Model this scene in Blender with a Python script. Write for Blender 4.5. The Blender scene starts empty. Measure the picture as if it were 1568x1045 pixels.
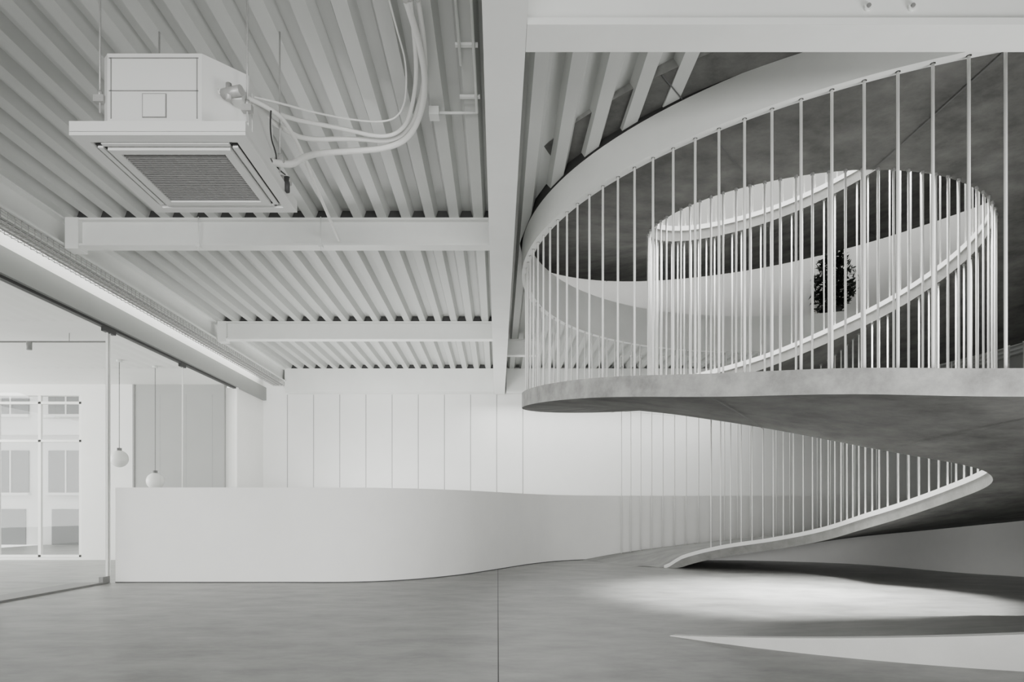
import bpy, math, random
from mathutils import Vector
random.seed(4)
H=1.0  # camera height; geometry is written relative to eye level, lifted at the end
# ---------------------------------------------------------------- materials
def mat(name, col, rough=0.5, noise=0.0, scale=3.0, bump=0.0, metallic=0.0, emit=None, stretch=(1,1,1), spec=0.3):
    m=bpy.data.materials.new(name); m.use_nodes=True
    nt=m.node_tree; b=nt.nodes['Principled BSDF']
    b.inputs['Roughness'].default_value=rough; b.inputs['Metallic'].default_value=metallic
    b.inputs['Specular IOR Level'].default_value=spec
    b.inputs['Base Color'].default_value=(*col,1)
    if noise>0 or bump>0:
        tc=nt.nodes.new('ShaderNodeTexCoord'); mp=nt.nodes.new('ShaderNodeMapping'); mp.inputs['Scale'].default_value=stretch
        n=nt.nodes.new('ShaderNodeTexNoise'); n.inputs['Scale'].default_value=scale; n.inputs['Detail'].default_value=9; n.inputs['Roughness'].default_value=0.68
        nt.links.new(tc.outputs['Object'],mp.inputs[0]); nt.links.new(mp.outputs[0],n.inputs['Vector'])
        if noise>0:
            r=nt.nodes.new('ShaderNodeValToRGB')
            r.color_ramp.elements[0].position=0.3; r.color_ramp.elements[1].position=0.72
            r.color_ramp.elements[0].color=(*[c*(1-noise) for c in col],1)
            r.color_ramp.elements[1].color=(*[min(1,c*(1+noise)) for c in col],1)
            nt.links.new(n.outputs['Fac'],r.inputs[0]); nt.links.new(r.outputs[0],b.inputs['Base Color'])
        if bump>0:
            bp=nt.nodes.new('ShaderNodeBump'); bp.inputs['Strength'].default_value=bump; bp.inputs['Distance'].default_value=0.01
            nt.links.new(n.outputs['Fac'],bp.inputs['Height']); nt.links.new(bp.outputs[0],b.inputs['Normal'])
    if emit:
        b.inputs['Emission Color'].default_value=(*col,1); b.inputs['Emission Strength'].default_value=emit
    return m
W=mat('white_plaster',(0.81,0.81,0.79),0.6,0.03,1.5)
WS=mat('white_painted_steel',(0.76,0.77,0.75),0.4,0.04,2.0,spec=0.4)
DECK=mat('painted_deck',(0.50,0.51,0.495),0.4,0.06,2.0,stretch=(1,.2,1),spec=0.5)
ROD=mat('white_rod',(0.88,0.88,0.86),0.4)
FLOOR=mat('polished_concrete_floor',(0.245,0.247,0.238),0.38,0.36,1.8,0.05,stretch=(1,1.8,1))
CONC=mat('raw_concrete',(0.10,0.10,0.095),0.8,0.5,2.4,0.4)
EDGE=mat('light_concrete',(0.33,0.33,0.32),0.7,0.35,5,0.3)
EDGE2=mat('shaded_edge_concrete',(0.24,0.24,0.23),0.7,0.2,5,0.2)  # darker copy of the edge concrete, shade put into its colour
WEDGE=mat('pale_plaster',(0.52,0.52,0.505),0.7,0.06,3)
GREY=mat('grey_wall_paint',(0.25,0.255,0.245),0.6,0.03)
GREY2=mat('grey_partition_paint',(0.33,0.335,0.325),0.6,0.03)
BACKW=mat('unseen_wall_dark',(0.12,0.12,0.12),0.7,0.05)  # dark tone chosen so the unseen walls bounce less light
PANEL=mat('wall_panel_paint',(0.75,0.755,0.74),0.5,0.02)
SEAM=mat('seam_dark',(0.10,0.10,0.10),0.8)
DARK=mat('dark_metal_and_shade',(0.04,0.04,0.04),0.5)
MID=mat('mid_grey_metal',(0.22,0.22,0.215),0.5)
ACW=mat('ac_plastic',(0.64,0.645,0.63),0.45)
GALV=mat('galvanised',(0.42,0.42,0.41),0.45,0.1,20,metallic=0.3)
LEAF=mat('dark_leaf',(0.02,0.025,0.02),0.6,0.4,8)
LED=mat('led_diffuser',(1,1,0.98),0.5,emit=16)
GLOBE=mat('opal_globe',(0.85,0.85,0.83),0.15)
FAC=mat('facade_render',(0.75,0.75,0.74),0.8,0.03)
FACW=mat('facade_window',(0.16,0.165,0.165),0.2)
GL=bpy.data.materials.new('clear_glass'); GL.use_nodes=True
nt=GL.node_tree; nt.nodes.clear()
o=nt.nodes.new('ShaderNodeOutputMaterial'); mx=nt.nodes.new('ShaderNodeMixShader'); t=nt.nodes.new('ShaderNodeBsdfTransparent'); g=nt.nodes.new('ShaderNodeBsdfGlossy')
lw_=nt.nodes.new('ShaderNodeLayerWeight'); pw=nt.nodes.new('ShaderNodeMath'); pw.operation='POWER'; pw.inputs[1].default_value=4.0
ml=nt.nodes.new('ShaderNodeMath'); ml.operation='MULTIPLY_ADD'; ml.inputs[1].default_value=0.8; ml.inputs[2].default_value=0.05
t.inputs[0].default_value=(0.95,0.96,0.95,1); g.inputs['Roughness'].default_value=0.02
nt.links.new(lw_.outputs['Facing'],pw.inputs[0]); nt.links.new(pw.outputs[0],ml.inputs[0])
nt.links.new(ml.outputs[0],mx.inputs[0]); nt.links.new(t.outputs[0],mx.inputs[1]); nt.links.new(g.outputs[0],mx.inputs[2]); nt.links.new(mx.outputs[0],o.inputs[0])
# ---------------------------------------------------------------- mesh builder
class MB:
    def __init__(s): s.v=[]; s.f=[]; s.m=[]; s.mats=[]; s.sm=[]
    def mi(s,m):
        if m not in s.mats: s.mats.append(m)
        return s.mats.index(m)
    def face(s,idx,m,sm=False): s.f.append(idx); s.m.append(s.mi(m)); s.sm.append(sm)
    def poly(s,pts,m,sm=False):
        b=len(s.v); s.v+= [tuple(p) for p in pts]; s.face(list(range(b,b+len(pts))),m,sm)
    def box(s,x0,x1,y0,y1,z0,z1,m):
        b=len(s.v)
        s.v+=[(x0,y0,z0),(x1,y0,z0),(x1,y1,z0),(x0,y1,z0),(x0,y0,z1),(x1,y0,z1),(x1,y1,z1),(x0,y1,z1)]
        for q in ([0,3,2,1],[4,5,6,7],[0,1,5,4],[1,2,6,5],[2,3,7,6],[3,0,4,7]): s.face([b+i for i in q],m)
    def prism(s,pts,z0,z1,m):
        b=len(s.v); n=len(pts)
        s.v+=[(x,y,z0) for x,y in pts]+[(x,y,z1) for x,y in pts]
        s.face([b+i for i in reversed(range(n))],m); s.face([b+n+i for i in range(n)],m)
        for i in range(n): j=(i+1)%n; s.face([b+i,b+j,b+n+j,b+n+i],m)
    def cyl(s,p0,p1,r,m,n=8,r1=None):
        p0=Vector(p0);p1=Vector(p1); r1=r if r1 is None else r1
        d=(p1-p0).normalized(); a=d.orthogonal().normalized(); c=d.cross(a); b=len(s.v)
        for p,rr in((p0,r),(p1,r1)):
            for i in range(n):
                t=2*math.pi*i/n; s.v.append(tuple(p+a*rr*math.cos(t)+c*rr*math.sin(t)))
        for i in range(n): j=(i+1)%n; s.face([b+i,b+j,b+n+j,b+n+i],m,True)
        s.face([b+i for i in reversed(range(n))],m); s.face([b+n+i for i in range(n)],m)
    def strip(s,rows,m,closed=False,mats=None,sm=True):
        b=len(s.v); k=len(rows[0])
        for r in rows: s.v+=[tuple(p) for p in r]
        for i in range(len(rows)-1):
            for j in range(k if closed else k-1):
                jj=(j+1)%k
                s.face([b+i*k+j,b+(i+1)*k+j,b+(i+1)*k+jj,b+i*k+jj],(mats[j] if mats else m),sm)
    def obj(s,name,parent=None,recalc=True,sharp=True):
        me=bpy.data.meshes.new(name); me.from_pydata(s.v,[],s.f); me.update()
        for m in s.mats: me.materials.append(m)
        for p,mi,sm in zip(me.polygons,s.m,s.sm): p.material_index=mi; p.use_smooth=sm
        ob=bpy.data.objects.new(name,me); bpy.context.scene.collection.objects.link(ob)
        if recalc:
            import bmesh
            bm=bmesh.new(); bm.from_mesh(me); bmesh.ops.recalc_face_normals(bm,faces=bm.faces); bm.to_mesh(me); bm.free()
        if parent: ob.parent=parent
        return ob
def box(name,x0,x1,y0,y1,z0,z1,m,parent=None):
    b=MB(); b.box(x0,x1,y0,y1,z0,z1,m); return b.obj(name,parent)
def empty(name):
    e=bpy.data.objects.new(name,None); bpy.context.scene.collection.objects.link(e); return e
def tube(name,pts,r,m,parent=None,bez=True):
    c=bpy.data.curves.new(name,'CURVE'); c.dimensions='3D'; c.bevel_depth=r; c.bevel_resolution=2; c.resolution_u=8
    sp=c.splines.new('NURBS' if bez else 'POLY'); sp.points.add(len(pts)-1)
    for p,q in zip(sp.points,pts): p.co=(*q,1)
    if bez: sp.use_endpoint_u=True; sp.order_u=3
    c.materials.append(m); ob=bpy.data.objects.new(name,c); bpy.context.scene.collection.objects.link(ob)
    if parent: ob.parent=parent
    return ob
def interp(tab,x):
    tab=sorted(tab); 
    if x<=tab[0][0]: return tab[0][1]
    if x>=tab[-1][0]: return tab[-1][1]
    for i in range(len(tab)-1):
        if tab[i][0]<=x<=tab[i+1][0]:
            x0,y0=tab[i];x1,y1=tab[i+1]
            xm,ym=tab[i-1] if i>0 else (x0-(x1-x0),y0-(y1-y0)); xp,yp=tab[i+2] if i+2<len(tab) else (x1+(x1-x0),y1+(y1-y0))
            m0=(y1-ym)/(x1-xm); m1=(yp-y0)/(xp-x0); h=x1-x0; t=(x-x0)/h
            return (2*t**3-3*t*t+1)*y0+(t**3-2*t*t+t)*h*m0+(-2*t**3+3*t*t)*y1+(t**3-t*t)*h*m1
D=math.radians
CO=(4.6,8.4); RO=4.3; CI=(3.7,8.2); RI=1.82
def po(phi,r=RO): return (CO[0]-r*math.cos(D(phi)),CO[1]-r*math.sin(D(phi)))
def pc(phi,r=RI): return (CI[0]-r*math.cos(D(phi)),CI[1]-r*math.sin(D(phi)))
# the foot of the ramp flares outward as it lands on the floor
FI=[(a,*pc(a)) for a in (180,190,200,210,220)]+[(245,5.02,10.6),(262,4.6,11.4),(278,3.9,11.85),(292,3.3,12.15),(300,3.0,12.3),(315,2.5,12.65)]
FO=[(a,*po(a)) for a in (180,190,200,210,222)]+[(250,6.95,13.3),(270,5.4,14.25),(285,3.95,14.42),(300,2.66,14.42),(315,1.75,14.3)]
def pi_(phi,off=0.0):
    if phi<=215: return pc(phi,RI+off)
    x=interp([(a,b) for a,b,c in FI],phi); y=interp([(a,c) for a,b,c in FI],phi)
    x2=interp([(a,b) for a,b,c in FI],phi+.5); y2=interp([(a,c) for a,b,c in FI],phi+.5)
    dx,dy=x2-x,y2-y; l=math.hypot(dx,dy) or 1
    return (x+off*(dy/l), y-off*(dx/l))
def poF(phi,r=RO):
    if phi<=215: return po(phi,r)
    x=interp([(a,b) for a,b,c in FO],phi); y=interp([(a,c) for a,b,c in FO],phi)
    k=(r-RO); dx,dy=x-4.2,y-9.6; l=math.hypot(dx,dy)
    return (x+k*dx/l,y+k*dy/l)
ZI=[(315,-1.0),(300,-.985),(292,-.79),(278,-.6),(262,-.45),(245,-.27),(225,-.08),(180,.34),(135,.56),(90,.74),(45,1.08),(0,1.42),(-45,1.82),(-90,2.22),(-135,2.72),(-180,3.12),(-225,3.3),(-270,3.38),(-315,3.45),(-360,3.6),(-405,3.95),(-450,4.36),(-495,4.78),(-540,5.15),(-600,5.6)]
ZOo=[(315,-1.0),(300,-.85),(285,-.68),(270,-.52),(250,-.30),(225,-.08),(180,.34),(135,.60),(90,.84),(70,.92),(60,.99),(47,1.07),(30,1.23),(0,1.47),(-45,1.85),(-90,2.25),(-135,2.72),(-180,3.12),(-225,3.3),(-270,3.38),(-315,3.5),(-360,3.75),(-405,4.2),(-450,4.78),(-495,5.3),(-540,5.6),(-600,6.0)]
zi=lambda p:interp(ZI,p); zo=lambda p:interp(ZOo,p)
def ro(phi): 
    t=min(1,max(0,(-phi-200)/60)); return RO+0.35*t
# ---------------------------------------------------------------- shell
X0,X1,Y0,Y1=-5.5,11.0,-3.0,16.0
fl=MB()
def joints():
    xs=[-14,0,0.008,14]; ys=[-3.2,5.36,5.366,21]
    for i in range(3):
        for j in range(3):
            dark=(i==1 or j==1)
            fl.poly([(xs[i],ys[j],-1.0),(xs[i+1],ys[j],-1.0),(xs[i+1],ys[j+1],-1.0),(xs[i],ys[j+1],-1.0)],(SEAM if i==1 else MID) if dark else FLOOR)
joints(); fl.box(-14,14,-3.2,21,-1.25,-1.01,FLOOR); fl.obj('floor',recalc=False)
bw=MB()
bw.box(X0,X1,16.0,16.2,-1,3.4,PANEL)
for i in range(11):
    x=-5.54+0.613*i
    bw.box(x-.006,x+.006,15.994,16.01,-1,2.76,MID)
bw.obj('wall_back')
box('wall_front',X0,X1,-3.2,-3.0,-1,3.4,BACKW)
box('wall_right',11.0,11.2,-3.2,16.2,-1,3.4,GREY)  # out of view; mid grey chosen to hold down bounced light
lw=MB()
lw.box(-5.72,-5.5,-3.2,16.2,2.92,3.42,W)
lw.box(-5.62,-5.42,-3.2,16.0,2.62,2.92,GREY)
lw.box(-5.72,-5.5,14.36,16.2,-1,2.62,W)
lw.box(-5.72,-5.5,-3.2,6.6,-1,2.62,BACKW)  # solid stretch out of view, added to keep the near end darker
lw.obj('wall_left')
sl=MB(); N=180
angs=sorted(set([2*math.pi*i/N for i in range(N)]+[math.atan2(y-CO[1],x-CO[0])%(2*math.pi) for x in(X0-.2,X1+.2) for y in(-3.2,16.2)]))
def rect(a):
    dx,dy=math.cos(a),math.sin(a); ts=[]
    if dx>1e-9: ts.append((X1+.2-CO[0])/dx)
    if dx<-1e-9: ts.append((X0-.2-CO[0])/dx)
    if dy>1e-9: ts.append((16.2-CO[1])/dy)
    if dy<-1e-9: ts.append((-3.2-CO[1])/dy)
    t=min(ts); return (CO[0]+dx*t,CO[1]+dy*t)
rows=[]
for a in angs+[angs[0]]:
    c=(CO[0]+4.31*math.cos(a),CO[1]+4.31*math.sin(a)); r=rect(a)
    rows.append([(c[0],c[1],3.42),(r[0],r[1],3.42),(r[0],r[1],3.6),(c[0],c[1],3.6)])
sl.strip(rows,CONC,closed=True,sm=False); sl.obj('ceiling')
dk=MB(); P=.27; prof=[(0,0),(.105,0),(.14,.095),(.235,.095)]
xs=[]; x=-5.4
while x<10.9:
    for px,pz in prof: xs.append((x+px,3.31+pz))
    x+=P
RD=4.305
for i in range(len(xs)-1):
    (a,za),(b,zb)=xs[i],xs[i+1]
    def lim(x):
        q=RD**2-(x-CO[0])**2
        return None if q<=0 else math.sqrt(q)
    la,lb=lim(a),lim(b)
    if la is None and lb is None:
        dk.poly([(a,-3,za),(b,-3,zb),(b,16,zb),(a,16,za)],DECK)
    else:
        la=la or 0; lb=lb or 0
        dk.poly([(a,-3,za),(b,-3,zb),(b,CO[1]-lb,zb),(a,CO[1]-la,za)],DECK)
        dk.poly([(a,CO[1]+la,za),(b,CO[1]+lb,zb),(b,16,zb),(a,16,za)],DECK)
for yc in (7.70,11.86,15.72): dk.box(-5.3,-.1,yc,yc+.06,3.313,3.402,DARK)  # dark strips added to stand for shade inside the open flutes
dk.obj('corrugated_ceiling_deck',recalc=False)
# ---------------------------------------------------------------- steel beams
def ibeam_x(b,x0,x1,yc,z0,z1,w=.16,t=.022):
    b.box(x0,x1,yc-w/2,yc+w/2,z0,z0+t,WS); b.box(x0,x1,yc-w/2,yc+w/2,z1-t,z1,WS); b.box(x0,x1,yc-.012,yc+.012,z0+t,z1-t,WS)
for yc in (7.74,11.9):
    b=MB(); ibeam_x(b,-4.85,-.09,yc,3.0,3.31)
    b.prism([(-4.85,yc-.09),(-4.70,yc-.09),(-4.70,yc+.09),(-4.85,yc+.09)],2.96,3.31,WS)
    b.obj('steel_cross_beam')
b=MB(); b.box(-4.9,-.09,15.7,15.98,2.78,3.31,WS); b.box(.2,11,15.7,15.98,2.78,3.31,WS); b.obj('steel_end_beam')
b=MB(); b.box(-.085,.165,-3,15.98,2.76,2.79,WS); b.box(-.06,.14,-3,15.98,2.79,3.3,WS); b.box(-.085,.165,-3,15.98,3.28,3.31,WS); b.obj('steel_main_beam')
b=MB(); b.box(.167,10.9,3.86,4.09,2.76,2.80,WS); b.box(.167,10.9,3.88,4.07,2.80,3.3,WS)
for bx in (2.10,2.35):
    b.cyl((bx,3.865,2.87),(bx,3.885,2.87),.024,WS,6); b.cyl((bx,3.855,2.87),(bx,3.87,2.87),.012,MID,8)
b.obj('steel_transverse_beam')
b=MB(); ibeam_x(b,.17,.75,13.1,3.0,3.31); b.obj('steel_cross_beam')
b=MB(); b.box(-5.08,-4.86,-3,15.98,3.0,3.022,WS); b.box(-4.98,-4.95,-3,15.98,3.02,3.31,WS); b.box(-5.08,-4.86,-3,15.98,3.29,3.31,WS); b.obj('steel_edge_beam')
b=MB()
for z in (2.935,2.965,2.99): 
    for x in (-5.13,-4.88): b.cyl((x,-2.9,z),(x,15.6,z),.004,GALV,4)
for x in (-5.12,-5.06,-5.0,-4.94,-4.88): b.cyl((x,-2.9,2.895),(x,15.6,2.895),.004,GALV,4)
y=-2.9
while y<15.6:
    b.cyl((-5.13,y,2.89),(-4.88,y,2.89),.004,GALV,4); b.cyl((-4.88,y,2.89),(-4.88,y,2.99),.004,GALV,4); b.cyl((-5.13,y,2.89),(-5.13,y,2.99),.004,GALV,4); y+=.1
for i,x in enumerate((-5.09,-5.05,-5.01,-4.96,-4.92)): b.cyl((x,-2.9,2.915),(x,15.6,2.915),.013+.003*(i%2),(MID,W,GALV,W,MID)[i],6)
b.obj('wire_cable_tray')
b=MB(); b.box(-5.30,-5.24,-2.8,15.6,3.2,3.23,LED); b.box(-5.31,-5.23,-2.8,15.6,3.23,3.26,WS)
b.obj('linear_led_light')
# ---------------------------------------------------------------- parapet wall (S-curved)
pp=[(-5.42,9.68),(-4.5,9.68),(-3.2,9.68),(-2.06,9.70),(-1.3,10.05),(-.62,10.8),(.0,11.9),(.55,12.95),(1.2,13.85),(2.1,14.4),(3.3,14.6),(5,14.62),(8,14.62),(10.95,14.62)]
def cr(P,n=8):
    out=[]
    for i in range(len(P)-1):
        a=Vector(P[max(i-1,0)]);b_=Vector(P[i]);c=Vector(P[i+1]);d=Vector(P[min(i+2,len(P)-1)])
        for k in range(n):
            t=k/n; out.append(.5*((2*b_)+(-a+c)*t+(2*a-5*b_+4*c-d)*t*t+(-a+3*b_-3*c+d)*t**3))
    out.append(Vector(P[-1])); return out
cp=cr(pp); rows=[]
for i,p in enumerate(cp):
    d=(cp[min(i+1,len(cp)-1)]-cp[max(i-1,0)]).normalized(); n=Vector((-d.y,d.x))*.13
    q=p+n
    rows.append([(p.x,p.y,-1),(p.x,p.y,.352),(q.x,q.y,.352),(q.x,q.y,-1)])
b=MB()
for k in range(4):
    b.strip([[r[k],r[(k+1)%4]] for r in rows],W)
b.poly([rows[0][i] for i in range(4)],W); b.poly([rows[-1][i] for i in range(4)],W)
b.obj('wall_parapet')
b=MB(); b.strip([[(p.x+.0,p.y-.006,-1.0),(p.x,p.y-.006,-.985)] for p in cp if p.x<2.0],SEAM); b.obj('baseboard_parapet')
# ---------------------------------------------------------------- spiral ramp
SR=empty('spiral_ramp')
TH=.18
b=MB(); segs=[]
phi=315
while phi>=-560: segs.append(phi); phi-=2.5
sec=[]
for p in segs:
    i=pi_(p); o_=poF(p,ro(p)); a=zi(p); c=zo(p)
    if p==315: a=c=-.998
    ba=max(a-TH,-1.0); bc=max(c-TH,-1.0)
    sec.append([(i[0],i[1],a),(o_[0],o_[1],c),(o_[0],o_[1],bc),(i[0],i[1],ba)])
def sub(s0,s1,n):
    return [tuple(Vector(s0)*(1-t/n)+Vector(s1)*(t/n)) for t in range(n+1)]
b.strip([sub(s[0],s[1],4) for s in sec],FLOOR)
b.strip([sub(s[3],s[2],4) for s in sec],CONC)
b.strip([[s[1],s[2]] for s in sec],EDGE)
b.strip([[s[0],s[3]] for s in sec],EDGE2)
b.poly(sec[-1],EDGE)
for p in range(186,-540,-33):
    o_=poF(p-7,ro(p-7)); i2=pi_(p-.25); o2=poF(p-7.15,ro(p-7))
    n=10; rr=[]
    for k in range(n+1):
        t=k/n
        q=Vector(pi_(p))*(1-t)+Vector(o_)*t; q2=Vector(i2)*(1-t)+Vector(o2)*t
        z=(zi(p)*(1-t)+zo(p-7)*t)-TH-.012
        rr.append([(q.x,q.y,z),(q2.x,q2.y,z)])
    b.strip(rr,SEAM,sm=False)
b.obj('concrete_ribbon',SR,recalc=False)
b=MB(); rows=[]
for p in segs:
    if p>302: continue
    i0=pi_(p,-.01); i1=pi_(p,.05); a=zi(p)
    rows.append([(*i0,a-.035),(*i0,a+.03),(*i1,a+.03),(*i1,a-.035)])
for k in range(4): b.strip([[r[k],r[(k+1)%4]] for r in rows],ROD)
b.obj('lit_edge_kerb',SR)  # kerb under the rods; its white stands for light on the edge
b=MB(); R=.0108
phi=301.0
while phi>-200:
    x,y=poF(phi,RO-.05)
    z0=zo(phi)-.01
    if phi>218: z1=3.31
    elif phi>190: z1=zo(phi-360)-TH+.02
    else: z1=3.0
    if z1-z0>.15: 
        b.cyl((x,y,z0),(x,y,z1),R,ROD,7); b.cyl((x,y,z1-.03),(x,y,z1),.018,ROD,7)
    phi-=2.7
phi=282.0
while phi>-500:
    x,y=pi_(phi,.03); z0=zi(phi)
    z1=zi(phi-360)-TH+.02 if phi-360>-560 else min(zi(phi)+2.6,6.6)
    if z1-z0>.15: 
        b.cyl((x,y,z0),(x,y,z1),.0105,ROD,7); b.cyl((x,y,z1-.045),(x,y,z1),.018,MID,6)
    phi-=4.4 if phi<215 else 3.3
b.obj('balusters',SR)
b=MB(); rows=[]
for i in range(181):
    a=i*2
    rr=[(4.22,2.97),(4.30,2.97),(4.30,3.29),(4.22,3.29)]
    rows.append([(*po(a,r),z) for r,z in rr])
for k in range(4): b.strip([[r[k],r[(k+1)%4]] for r in rows],WS)
b.strip([[(*po(i*2,4.296),3.29),(*po(i*2,4.296),3.42)] for i in range(181)],DARK)  # dark band added so the flute ends read as shaded gaps
b.strip([[(*po(i*2,4.27),3.29),(*po(i*2,4.27),3.64),(*po(i*2,4.31),3.64)] for i in range(181)],WS,sm=False)
b.obj('ring_beam',SR)
b=MB(); rows=[]
for a in range(140,300,3):
    rows.append([(*poF(a,4.25),-1),(*poF(a,4.25),max(zo(a)-TH,-1)),(*poF(a,4.15),max(zo(a)-TH,-1)),(*poF(a,4.15),-1)])
for k in range(4): b.strip([[r[k],r[(k+1)%4]] for r in rows],W)
b.obj('support_wall',SR)
b=MB(); rows=[]
for a in range(42,151,2):
    z=-1+.005+.30*min(1,((a-42)/40))**1.0
    z=min(z,-.7)
    rows.append([(*po(a,4.32),-1),(*po(a,4.32),z),(*po(a,4.24),z),(*po(a,2.4),-1.0+(z+1)*.3)])
b.strip([[r[0],r[1]] for r in rows],WEDGE); b.strip([[r[1],r[2]] for r in rows],W); b.strip([[r[2],r[3]] for r in rows],FLOOR)
b.poly([(*po(150,4.32),-1),(*po(150,4.24),-.7),(*po(150,2.4),-1)],W)
b.obj('floor_ramp_wedge')
# ---------------------------------------------------------------- upper drum
b=MB(); rows=[]
for i in range(121):
    a=i*3; rows.append([(*po(a,5.4),3.6),(*po(a,5.4),8.2),(*po(a,5.55),8.2),(*po(a,5.55),3.6)])
for k in range(4): b.strip([[r[k],r[(k+1)%4]] for r in rows],W)
b.obj('wall_upper_drum')
b=MB(); rows=[]
for i in range(121):
    a=i*3; rows.append([(*po(a,5.6),8.2),(*po(a,4.2),8.2),(*po(a,4.2),8.35),(*po(a,5.6),8.35)])
for k in range(4): b.strip([[r[k],r[(k+1)%4]] for r in rows],W)
b.obj('ceiling_skylight_surround')
b=MB(); px,py=CO[0]+1.72,CO[1]+4.5
b.cyl((px,py,3.605),(px,py,3.85),.13,DARK,16,r1=.17)
for i in range(1100):
    u=random.uniform(0,2*math.pi); h=random.random(); rad=(.1+.30*math.sin(math.pi*min(1,h*.8+.15))+.06*math.sin(3*u+5*h))*math.sqrt(random.random())
    c=Vector((px+rad*math.cos(u)+.08*(h-.4),py+rad*math.sin(u)*.7,3.80+h*1.1))
    d=Vector((random.uniform(-1,1),random.uniform(-1,1),random.uniform(-.6,1))).normalized(); e=d.orthogonal().normalized()
    L=random.uniform(.05,.12); w=L*.35
    b.poly([c-d*L,c+e*w,c+d*L,c-e*w],LEAF)
for i in range(9):
    u=random.uniform(0,6.28); b.cyl((px,py,3.8),(px+.2*math.cos(u),py+.2*math.sin(u),4.5),.01,LEAF,5)
b.obj('potted_plant',recalc=False)
# ---------------------------------------------------------------- glass wall (window_1) and side room
e=empty('window_1')
gx=-5.5
for i,(a,c) in enumerate(((6.6,7.44),(7.5,9.60),(9.68,11.9),(11.93,14.28))):
    b=MB(); b.poly([(gx,a,-.98),(gx,c,-.98),(gx,c,2.6),(gx,a,2.6)],GL); b.obj('glass_%d'%(i+1),e,recalc=False)
fr=MB()
fr.box(gx-.03,gx+.03,7.43,7.50,-1,2.62,WS)
fr.box(gx-.015,gx+.015,9.60,9.62,-1,2.62,W); fr.box(gx-.015,gx+.015,9.66,9.675,-1,2.62,W)
fr.box(gx-.018,gx-.012,9.62,9.66,-1,2.62,MID)
fr.box(gx-.006,gx+.006,11.9,11.93,-1,2.62,W)
fr.box(gx-.05,gx+.05,14.27,14.37,-1,2.62,W)
fr.box(gx-.03,gx+.03,6.6,14.3,2.585,2.64,DARK); fr.box(gx-.03,gx+.03,6.6,9.6,-1,-.975,MID)
fr.box(gx-.02,gx+.035,9.5,9.78,2.53,2.6,DARK); fr.box(gx-.02,gx+.035,11.8,11.98,2.53,2.6,DARK)
fr.box(gx-.02,gx+.035,9.45,9.62,-.99,-.9,MID)
fr.obj('frame',e)
box('floor_mat_channel',-5.95,-5.55,5,9.6,-1,-.99,MID)
box('ceiling_side_room',-13,-5.73,1,14.35,2.68,2.85,W)
b=MB(); b.box(-7.62,-5.73,14.3,14.45,-1,2.68,GREY2); b.box(-8.72,-7.62,14.3,14.45,-1,2.68,W)
b.box(-13,-8.72,14.3,14.45,2.45,2.68,W); b.box(-13,-8.72,14.3,14.45,-1,-.95,W)
b.box(-7.64,-7.6,14.28,14.3,-1,2.68,MID)
b.obj('wall_side_room')
b=MB(); b.cyl((-12.9,10.2,2.55),(-5.8,10.2,2.55),.012,MID,6)
for x in (-12,-9.6,-8.2,-6.4): b.cyl((x,10.2,2.55),(x,10.2,2.679),.006,MID,6)
for x in (-9.9,-8.4,-7.0): b.cyl((x,10.2,2.43),(x,10.2,2.55),.04,MID,12)
b.obj('track_light')
e=empty('window_2'); b=MB()
for x in (-8.76,-9.62,-10.5,-11.4): b.box(x-.03,x+.03,14.33,14.4,-.95,2.45,W)
for z in (-.92,2.3,1.5,): b.box(-13,-8.72,14.33,14.4,z-.025,z+.025,W)
b.obj('frame',e)
b=MB(); b.poly([(-13,14.36,-.95),(-8.72,14.36,-.95),(-8.72,14.36,2.45),(-13,14.36,2.45)],GL); b.obj('glass',e,recalc=False)
b=MB(); b.box(-26,-9,21,21.4,-1,9,FAC)
for k in range(3):
    for j in range(9):
        x=-24+j*1.7; z=.6+2.4*k
        b.box(x,x+1.1,20.96,21.0,z,z+1.3,FACW); b.box(x+.53,x+.57,20.93,20.97,z,z+1.3,FAC); b.box(x-.05,x+1.15,20.85,21,z-.08,z,FAC)
for j in range(5):
    x=-23+j*3.1; b.box(x,x+2.3,20.97,21,-1,.1,FACW); b.box(x+1.1,x+1.18,20.94,21,-1,.1,FAC)
b.box(-26,-9,20.7,21,2.35,2.5,FAC)
b.obj('neighbouring_building')
for (x,y,z,r) in ((-6.27,12.5,.57,.155),(-6.65,12.0,.94,.15)):
    e=empty('globe_pendant_lamp')
    bpy.ops.mesh.primitive_uv_sphere_add(segments=32,ring_count=20,radius=r,location=(x,y,z)); s=bpy.context.object; s.name='globe'; s.data.materials.append(GLOBE); s.parent=e
    for p in s.data.polygons: p.use_smooth=True
    b=MB(); b.cyl((x,y,z+r-.01),(x,y,2.68),.006,DARK,6); b.cyl((x,y,z+r-.03),(x,y,z+r+.04),.04,DARK,12); b.cyl((x,y,2.64),(x,y,2.68),.05,WS,12); b.obj('cord',e)
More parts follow.
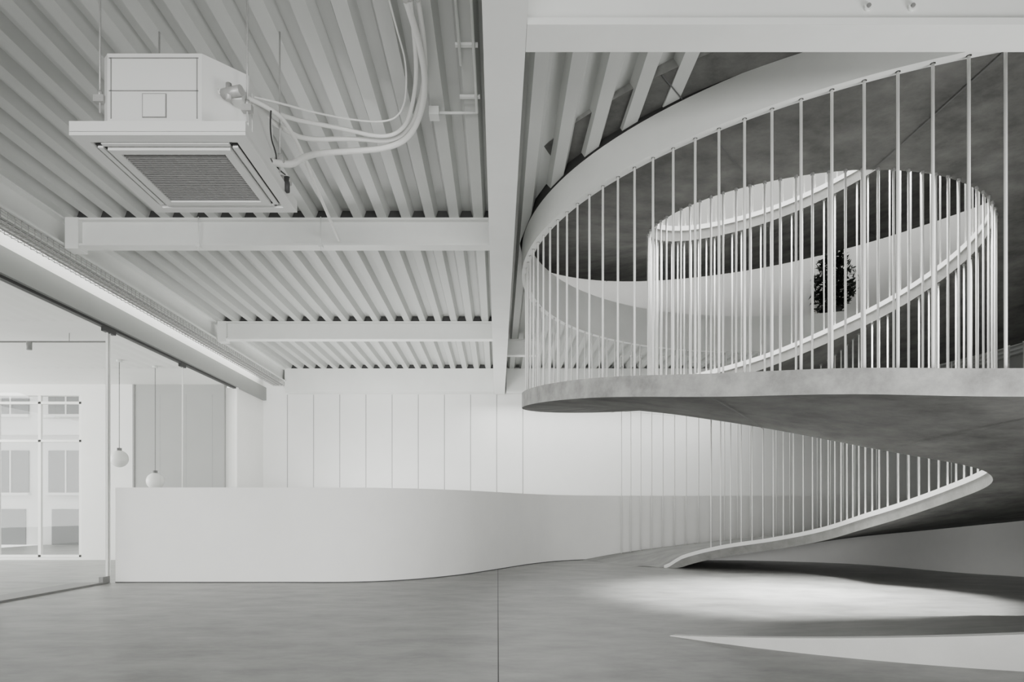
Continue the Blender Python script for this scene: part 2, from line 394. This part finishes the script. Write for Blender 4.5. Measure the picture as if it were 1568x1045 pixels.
# ---------------------------------------------------------------- AC cassette
AC=empty('ceiling_cassette_air_conditioner')
ax0,ax1,ay0,ay1,az=-2.43,-1.43,3.87,4.87,2.14
b=MB()
def frame(b,x0,x1,y0,y1,i0,z0,z1,m):
    b.box(x0,x1,y0,y0+i0,z0,z1,m); b.box(x0,x1,y1-i0,y1,z0,z1,m); b.box(x0,x0+i0,y0+i0,y1-i0,z0,z1,m); b.box(x1-i0,x1,y0+i0,y1-i0,z0,z1,m)
b.box(ax0,ax1,ay0,ay1,az+.02,az+.08,ACW)
frame(b,ax0,ax1,ay0,ay1,.075,az,az+.022,ACW)
frame(b,ax0+.14,ax1-.14,ay0+.14,ay1-.14,.05,az-.012,az+.022,ACW)
for (x0,x1,y0,y1) in ((ax0+.12,ax1-.12,ay0+.08,ay0+.13),(ax0+.12,ax1-.12,ay1-.13,ay1-.08),(ax0+.08,ax0+.13,ay0+.12,ay1-.12),(ax1-.13,ax1-.08,ay0+.12,ay1-.12)):
    b.box(x0,x1,y0,y1,az+.012,az+.021,DARK)
    if x1-x0>y1-y0: b.box(x0+.01,x1-.01,y0+.008,y1-.012,az-.002,az+.010,ACW)
    else: b.box(x0+.008,x1-.012,y0+.01,y1-.01,az-.002,az+.010,ACW)
gx0,gx1,gy0,gy1=ax0+.19,ax1-.19,ay0+.19,ay1-.19
b.box(gx0,gx1,gy0,gy1,az+.012,az+.02,DARK)
n=26
for i in range(n):
    y=gy0+(gy1-gy0)*(i+.5)/n; b.box(gx0,gx1,y-.0045,y+.0045,az-.004,az+.008,MID)
for i in range(14):
    x=gx0+(gx1-gx0)*(i+.5)/14; b.box(x-.003,x+.003,gy0,gy1,az+.0,az+.008,MID)
b.obj('panel',AC)
b=MB(); bx0,bx1,by0,by1=-2.31,-1.52,3.97,4.80; c=.2; bt=az+.53
b.prism([(bx0+c*.2,by0),(bx1-c,by0),(bx1,by0+c),(bx1,by1-c),(bx1-c,by1),(bx0+c,by1),(bx0,by1-c),(bx0,by0+c*.2)],az+.08,bt,ACW)
for z0,z1 in ((az+.31,az+.315),(bt-.03,bt-.025)): b.box(bx0+.05,bx1-c-.02,by0-.004,by0+.01,z0,z1,MID)
for x0 in (bx0+.06,bx1-c-.03): b.box(x0,x0+.005,by0-.004,by0+.01,az+.15,bt-.025,MID)
b.box(bx0+.25,bx0+.38,by0-.008,by0+.01,az+.16,az+.29,ACW); frame(b,bx0+.245,bx0+.385,by0-.006,by0+.008,.004,az+.155,az+.295,MID)
b.box(bx1-.01,bx1+.006,by0+.25,by1-.2,az+.15,az+.45,ACW)
b.box(bx1-.06,bx1+.01,by0+.06,by0+.16,az+.3,az+.38,ACW)
b.obj('body',AC)
b=MB()
for x,y in ((bx0-.02,by0+.03),(bx1+.02,by0+.12),(bx0-.02,by1-.1),(bx1+.02,by1-.1)):
    b.cyl((x,y,az+.2),(x,y,3.31),.006,GALV,6); b.box(x-.03,x+.03,y-.02,y+.02,az+.26,az+.3,GALV); b.cyl((x,y,az+.3),(x,y,az+.33),.014,GALV,6)
b.obj('hanger_rods',AC)
def U(x,y,Z):   # convert a surveyed bearing + height into a world position
    d=Z*1045/(785-y); return ((x-762)*d/1045,d,Z)
tube('refrigerant_pipe',[U(335,140,2.48),U(360,138,2.52),U(400,160,2.65),(U(440,182,2.85)),U(520,196,3.05),U(585,212,3.12),U(618,200,3.17),U(633,160,3.2),U(640,90,3.2),U(628,0,3.2)],.016,W,AC)
tube('insulated_pipe',[(bx1,by1-.25,az+.2),U(445,255,2.45),U(462,242,2.65),U(485,235,2.9),U(530,232,3.05),U(595,228,3.12),U(632,208,3.17),U(652,150,3.2),U(648,80,3.2),U(622,0,3.2)],.024,W,AC)
tube('insulated_pipe_2',[U(350,150,2.45),U(385,165,2.55),U(430,195,2.7),U(465,215,2.9),U(540,212,3.1),U(600,218,3.17),U(630,195,3.2),U(645,150,3.24),U(655,90,3.24),U(640,0,3.24)],.018,W,AC)
tube('cable',[U(345,140,2.5),U(400,150,2.6),U(500,178,2.95),U(590,190,3.15),U(620,170,3.2),U(624,100,3.24),U(606,40,3.24),U(596,0,3.24)],.007,W,AC)
tube('condensate_pipe',[U(360,142,2.5),U(415,165,2.58),U(440,190,2.63),U(463,235,2.72),U(490,300,2.86),U(516,362,2.98),U(519,368,3.0)],.015,W,AC)
b=MB(); b.cyl((bx1+.04,by1-.12,az+.03),(bx1+.04,by1-.12,az+.16),.035,GALV,10); b.cyl((bx1,by1-.18,az+.1),(bx1+.12,by1-.18,az+.1),.028,GALV,10); b.cyl((bx1+.1,by1-.2,az+.02),(bx1+.1,by1-.2,az+.12),.02,DARK,8)
b.cyl((bx1-.1,by0+.06,az+.33),(bx1+.02,by0+.02,az+.33),.03,GALV,10); b.cyl((bx1-.06,by0+.04,az+.28),(bx1-.06,by0+.04,az+.38),.018,GALV,8); b.obj('valves',AC)
tube('hanging_wire',[U(415,170,2.5),U(412,205,2.45),U(425,240,2.4),U(420,255,2.38),U(437,268,2.36)],.005,DARK,AC)
b=MB()
b.cyl((-.17,-2,3.28),(-.17,5.6,3.28),.011,WS,8); b.cyl((-.17,5.6,3.28),(-.5,5.6,3.28),.011,WS,8)
b.cyl((-.27,-2,3.28),(-.27,5.0,3.28),.011,WS,8)
for y in (1,2,3,4,4.8,5.4): b.box(-.30,-.14,y,y+.03,3.29,3.308,WS)
b.box(-.56,-.48,5.55,5.65,3.24,3.308,WS); b.obj('electrical_conduit')
b=MB()
for x,yc in ((-3.35,7.74),(-1.98,7.74)): b.cyl((x,yc-.1,2.93),(x,yc-.1,3.31),.006,WS,6); b.box(x-.02,x+.02,yc-.12,yc-.05,2.97,3.0,WS)
b.obj('beam_clamp_rods')
# ---------------------------------------------------------------- lights
def area(name,loc,target,sx,sy,power,spread=180,col=(1,1,.985),shape='RECTANGLE'):
    l=bpy.data.lights.new(name,'AREA'); l.shape=shape; l.size=sx; l.size_y=sy; l.energy=power; l.color=col; l.spread=D(spread)
    o=bpy.data.objects.new(name,l); o.location=loc; bpy.context.scene.collection.objects.link(o)
    o.rotation_euler=(Vector(target)-Vector(loc)).to_track_quat('-Z','Y').to_euler(); return o
area('skylight',(3.8,8.3,8.6),(3.8,8.3,0),3.4,3.4,600,60,shape='DISK')
area('skylight_beam',(3.8,8.4,8.4),(3.75,8.5,0),1.6,1.6,95,17,shape='DISK')
area('side_daylight',(-12.5,10.2,1.2),(0,11,.6),7,3.2,750)
area('rear_fill_light',(-1.5,-2.8,.2),(-1.8,8,-.7),8,1.6,330,80)  # added fill from behind the camera; the wall there has no window
area('right_fill_light',(4.6,2.2,-.3),(1.5,5.6,3.3),2.4,1.4,95,120)  # added up-facing fill, out of view, to brighten the deck by the ring
area('pit_fill_light',(2.5,15.2,2.6),(2.5,14.9,-1),6,.5,120)  # added fill under the deck to brighten the back wall
area('void_fill_light',(-2.6,13.0,-.8),(-1.0,13.8,3),4,2.4,310)  # added fill hidden behind the parapet, lifts the far deck and wall
w=bpy.data.worlds.new('World'); bpy.context.scene.world=w; w.use_nodes=True
w.node_tree.nodes['Background'].inputs[0].default_value=(1,1,.99,1); w.node_tree.nodes['Background'].inputs[1].default_value=2.5
for ob in bpy.context.scene.objects:
    if ob.parent is None: ob.location.z+=H
cam=bpy.data.cameras.new('camera'); cam.sensor_width=36; cam.lens=24.0; cam.shift_x=.014; cam.shift_y=.1674; cam.clip_start=.05
co=bpy.data.objects.new('camera',cam); co.location=(0,0,H); co.rotation_euler=(D(90),0,0); bpy.context.scene.collection.objects.link(co)
bpy.context.scene.camera=co
